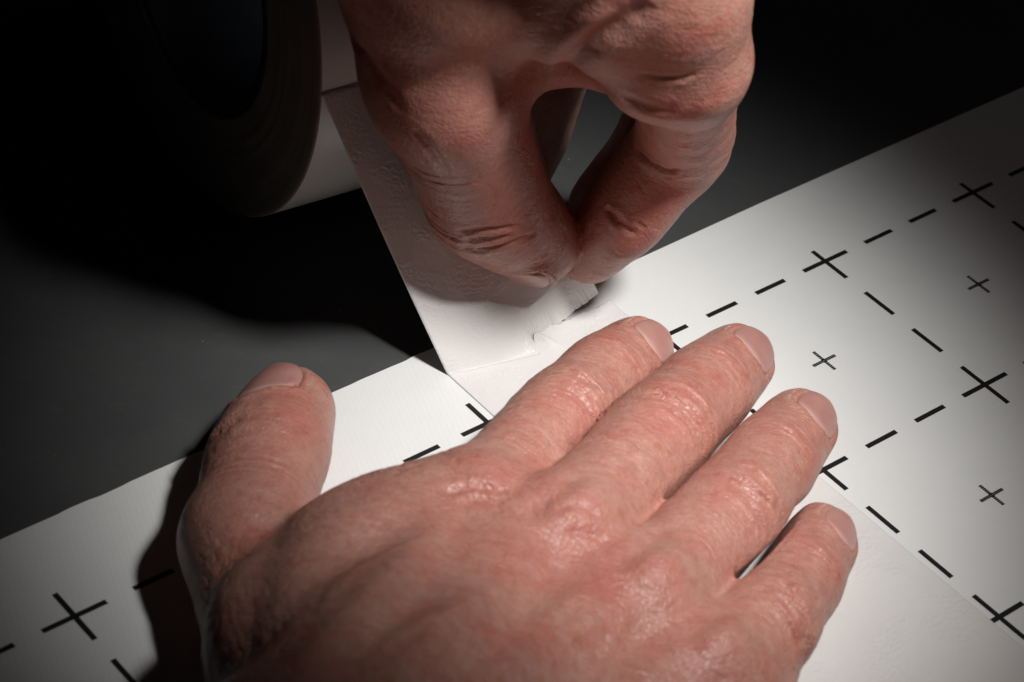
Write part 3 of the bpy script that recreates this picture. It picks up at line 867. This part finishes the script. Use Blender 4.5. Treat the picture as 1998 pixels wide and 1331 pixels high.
PIP = [-5.4, -3.7, -2.0, -0.6, 1.1, 2.9, 4.8]
for ch, q in ((FI, 11), (FM, 21), (FR, 31), (FP, 41)):
    k = ch.knot_s
    S1.finger_wrinkles(ch, k[2], PIP, 1.0, q, 1.05, 0.0, 0.46, 1.6, 14, 0.8, 5.2)
    S1.finger_wrinkles(ch, k[4]-0.5, [-2.1, -0.7, 0.6, 2.0], 0.42, q+1, 0.9, 0.0, 0.36, 0.8, 10, 0.2, 2.6)
    S1.finger_wrinkles(ch, k[1]+2, [], 0.55, q+2, 1.2, 0.0, 0.34, 0.5, 16, 0.0, 7)
    S1.fine_rings(ch, 0.10, 0.75, q, 12, k[5]+1)
k = FT.knot_s
S1.finger_wrinkles(FT, k[2]-2, [-6, -4, -2.2, -0.5, 1.2, 3, 5], 0.55, 51, 1.25, 0.45, 0.4, 1.2, 16, 0.3, 6)
S1.finger_wrinkles(FT, k[1]-3, [-5, -2, 1, 4], 0.4, 52, 1.25, 0.5, 0.42, 0.6, 14, 0.0, 6)
S1.fine_rings(FT, 0.09, 0.65, 53, 2, k[4]+1)
# tendons, valleys, veins and folds on the back of the hand
for p, a, sg in (
    ([(548, 1000), (515, 1060), (498, 1130), (482, 1200), (462, 1328)], -1.5, 4.8),
    ([(560, 1328), (690, 1190), (800, 1085), (888, 990)], 0.88, 3.4), ([(470, 1290), (590, 1150), (700, 1062), (815, 992)], -1.04, 3.6),
    ([(655, 1328), (780, 1190), (860, 1095), (925, 1010)], -0.64, 3.2),
    ([(770, 1328), (910, 1180), (1075, 1050)], 0.72, 3.2), ([(870, 1328), (1010, 1200), (1110, 1095)], -0.56, 3.4),
    ([(985, 1328), (1130, 1225), (1245, 1160)], 0.64, 3.2), ([(1110, 1328), (1220, 1260), (1300, 1215)], -0.56, 3.2),
    ([(1020, 1010), (1080, 960), (1150, 905)], -0.88, 2.6), ([(1190, 1110), (1260, 1060), (1313, 1010)], -0.88, 2.6), ([(1330, 1245), (1380, 1210), (1415, 1185)], -0.72, 2.4),
    ([(700, 1300), (800, 1215), (900, 1190), (1010, 1130), (1060, 1090)], 0.36, 1.5), ([(1010, 1300), (1060, 1215), (1110, 1170), (1180, 1130)], 0.36, 1.5),
    ([(620, 1200), (680, 1120), (770, 1075), (860, 1060)], 0.32, 1.5), ([(1190, 1328), (1200, 1250), (1235, 1190)], 0.32, 1.4),
    ([(870, 962), (905, 950), (950, 950), (1000, 962)], -0.6, 0.9), ([(900, 985), (940, 972), (990, 985)], -0.4, 0.8),
    ([(1080, 990), (1130, 985), (1180, 1010)], -0.35, 0.9), ([(1095, 1040), (1150, 1040), (1190, 1060)], -0.35, 0.9)):
    S1.line(p, a, sg, 0.25, 0.0)
back = np.clip(1-np.min([np.clip((c_(V, True)[1]-c_.knot_s[1])/6, 0, 1)*(np.abs(c_(V)) < 1.5) for c_ in (FI, FM, FR, FP)], axis=0), 0, 1) if False else np.clip((jm[0]+fw*4-V) @ fw/8, 0, 1)
S1.net(0.12, 1.15, 61, np.clip((FT(V)-1.5)/4, 0, 1)*back*np.clip((n[:, 2]+0.2)/0.4, 0, 1), math.atan2(fw[1], fw[0]), 1.3)
for uv, r_, a in (((1130, 1020), 11, 0.30), ((895, 955), 9, 0.3), ((1280, 1140), 9, 0.28), ((1385, 1290), 8, 0.35), ((1122, 783), 7, 0.4), ((1316, 812), 7, 0.45), ((1448, 978), 7, 0.35),
                  ((1528, 1192), 7, 0.3), ((520, 890), 10, 0.3), ((560, 790), 7, 0.35), ((1243, 690), 7, 0.25), ((1437, 706), 7, 0.3), ((1560, 832), 7, 0.25), ((1603, 1060), 7, 0.3), ((1090, 1060), 12, 0.2), ((1180, 1180), 12, 0.2), ((1330, 1050), 9, -0.2)):
    S1.spot(uv, r_, a)
hand1 = bpy.data.objects.new('hand', None); C.objects.link(hand1); hand1.location = wr*MM*0
tag(hand1, 'bare right hand pressed flat on the sheet, all five fingers spread and nails showing', 'hand', 'hands of the person taping the sheets')
for ch, L_, W_, sid in ((FI, 14.4, 13.4, 0.0), (FM, 15.2, 14.0, 0.0), (FR, 14.8, 13.6, 0.0), (FP, 12.4, 11.8, 0.0)):
    o, g = nail(HF, S1, hand1, ch, ch.L[-1]-L_*0.69, L_, W_, sid, M_nail); nail_bed(S1, g, 0.5)
o, g = nail(HF, S1, hand1, FT, FT.L[-1]-9.0, 15.5, 15.5, 0.15, M_nail); nail_bed(S1, g, 0.55)
b = S1.finish('skin', M_skin); b.parent = hand1

# ---- the pinching hand (upper), a left hand coming in from the top
HG = HandField(floor=0.3)
DZ = 8.0
up_ = lambda *a: [at(x, y, z+DZ) for x, y, z in a]
ui = up_((1345, 108, 83), (1332, 272, 45), (1222, 412, 24), (1152, 484, 9)); show('u index', ui)
um = [ui[0]+np.array([-4, 20, -4.0])] + up_((1330, 172, 50), (1256, 312, 21), (1172, 400, 7)); show('u middle', um)
ur = [um[0]+np.array([-6, 19, -6.0])] + up_((1100, 60, 42), (1040, 250, 16), (1005, 345, 8)); show('u ring', ur)
ut = up_((862, 158, 68), (954, 386, 31), (1041, 468, 15)); show('u thumb', ut)
uc = np.array([-35.0, -20.0, 117.0]); uw = np.array([3.0, -27.0, 162.0])  # unseen wrist, placed to block the spot from the upper hand
nI = [(0.85, 0.5, 0.3), (0.8, 0.45, 0.0), (0.62, 0.4, -0.6), (0.5, 0.5, -0.6)]
UI = finger(ui, [11.3, 10.6, 9.4, 7.8], nI, 0.94); UM = finger(um, [10.5, 9.8, 9.0, 7.4], nI, 0.94); UR = finger(ur, [10, 9.6, 8.8, 7.4], nI, 0.94)
nT = unit((-0.72, -0.62, -0.15))
UT = finger(ut, [15.4, 13.5, 10.2], [nT, unit((-0.62, -0.75, -0.15)), unit((-0.42, -0.85, -0.30))], 0.92, 5, 0.97)
for f in (UI, UM, UR): HG.add(f, 0.6)
HG.add(UT, 0.8)
UPL = unit(np.cross(ui[0]-uw, um[0]-ui[0])); UPL = UPL if UPL[2] > 0 else -UPL
ulat = unit(np.cross(ui[0]-uw, UPL)); ulat = ulat if ulat @ (um[0]-ui[0]) > 0 else -ulat
for kx, j, r in ((-12, ui[0], 11.5), (0, um[0], 11.5), (10, ur[0], 10.5)):
    c = uw+ulat*(kx+6)
    HG.add(Chain([c, (c+j)/2, j], [14, 12.5, r], UPL, 0.9, 3), 7)
    HG.add(Chain([c-UPL*9, (c+j)/2-UPL*10, j-UPL*9], [13, 11.5, 9], UPL, 0.9, 3), 7)
HG.add(Chain([uc, (uc+ut[0])/2, ut[0]], [15, 14.5, 14.0], nT, 0.95, 3), 7)
HG.add(Chain([uw, uc], [22, 16], UPL, 0.9, 3), 8)
HG.add(Chain(up_((960, 72, 72), (1130, 74, 72), (1290, 98, 79)), [12, 9.5, 10], UPL, 1, 3), 7)
HG.add(Chain(up_((880, -40, 96), (1100, -20, 92), (1330, -20, 100)), [13, 12, 12], UPL, 1, 3), 9)
HG.add(Chain([uw]+up_((1130, -40, 98)), [18, 14], UPL, 0.9, 3), 8)
HG.add(Chain([uw, uw+np.array([-6, 8, 32.])], [24, 29], UPL, 0.85, 3), 12)
V, F, n = build_hand(HG, (-72, -84, 0), (90, 85, 228), GRID+0.15)
S2 = Skin(V, F, n, 0.3)
k = UT.knot_s
S2.finger_wrinkles(UT, k[2], [-6, -4, -2.4, -0.8, 0.8, 2.6, 4.6], 0.5, 71, 1.2, 0.0, 0.40, 1.2, 18, 0.5, 6)
S2.finger_wrinkles(UT, k[1]-6, [-6, -3, 0, 3], 0.32, 72, 1.4, 0.0, 0.4, 0.6, 22, 0.0, 8)
S2.fine_rings(UT, 0.10, 0.6, 73, -5, k[4]+2); S2.fine_rings(UI, 0.09, 0.7, 74, 10)
for p, a, sg in (
    ([(1075, 170), (1110, 110), (1190, 60), (1270, 0)], -1.2, 2.2), ([(1068, 140), (1130, 60), (1200, 5)], 0.8, 2.0),
    ([(1215, 190), (1250, 205), (1290, 216), (1325, 212)], -0.5, 1.3), ([(1244, 146), (1300, 152), (1370, 147)], -0.3, 0.7),
    ([(1235, 286), (1265, 318), (1300, 335), (1335, 334)], -1.0, 1.0), ([(1180, 400), (1200, 428), (1225, 448), (1246, 452)], -0.7, 0.9),
    ([(1290, 345), (1320, 348), (1345, 340)], -0.4, 0.6), ([(1225, 420), (1250, 440), (1262, 448)], -0.3, 0.5),
    ([(905, 470), (960, 466), (1010, 458)], -0.5, 0.8), ([(890, 452), (950, 448), (1040, 440)], -0.5, 0.8), ([(925, 490), (980, 480), (1060, 452)], -0.45, 0.7),
    ([(800, 250), (850, 300), (880, 360)], -0.4, 0.9), ([(640, 40), (720, 120), (790, 230)], -0.5, 1.5)):
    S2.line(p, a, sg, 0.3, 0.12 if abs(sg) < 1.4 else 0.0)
S2.net(0.05, 1.2, 81, np.clip((ut[0][2]+5-V[:, 2])/-10, 0, 1), 0.6, 1.3)
for uv, r_, a in (((900, 470), 9, 0.45), ((960, 400), 9, 0.3), ((1060, 480), 8, 0.35), ((1300, 300), 12, 0.35), ((1200, 440), 14, 0.45), ((1380, 260), 9, 0.3), ((860, 260), 12, 0.3)): S2.spot(uv, r_, a)
for uv, r_, a in (((1090, 400), 3.0, 0.8), ((1100, 440), 3.0, 0.9), ((1102, 480), 3.0, 1.0), ((1075, 350), 3, 0.5)): S2.spot(uv, r_, a, 'dry')
hand2 = bpy.data.objects.new('hand', None); C.objects.link(hand2)
tag(hand2, 'bare left hand reaching down and pinching the torn tape corner between thumb and finger', 'hand', 'hands of the person taping the sheets')
o, g = nail(HG, S2, hand2, UT, UT.L[-1]-8.5, 15.0, 15.0, 0.0, M_nail); nail_bed(S2, g, 0.55)
b = S2.finish('skin', M_skin); b.parent = hand2
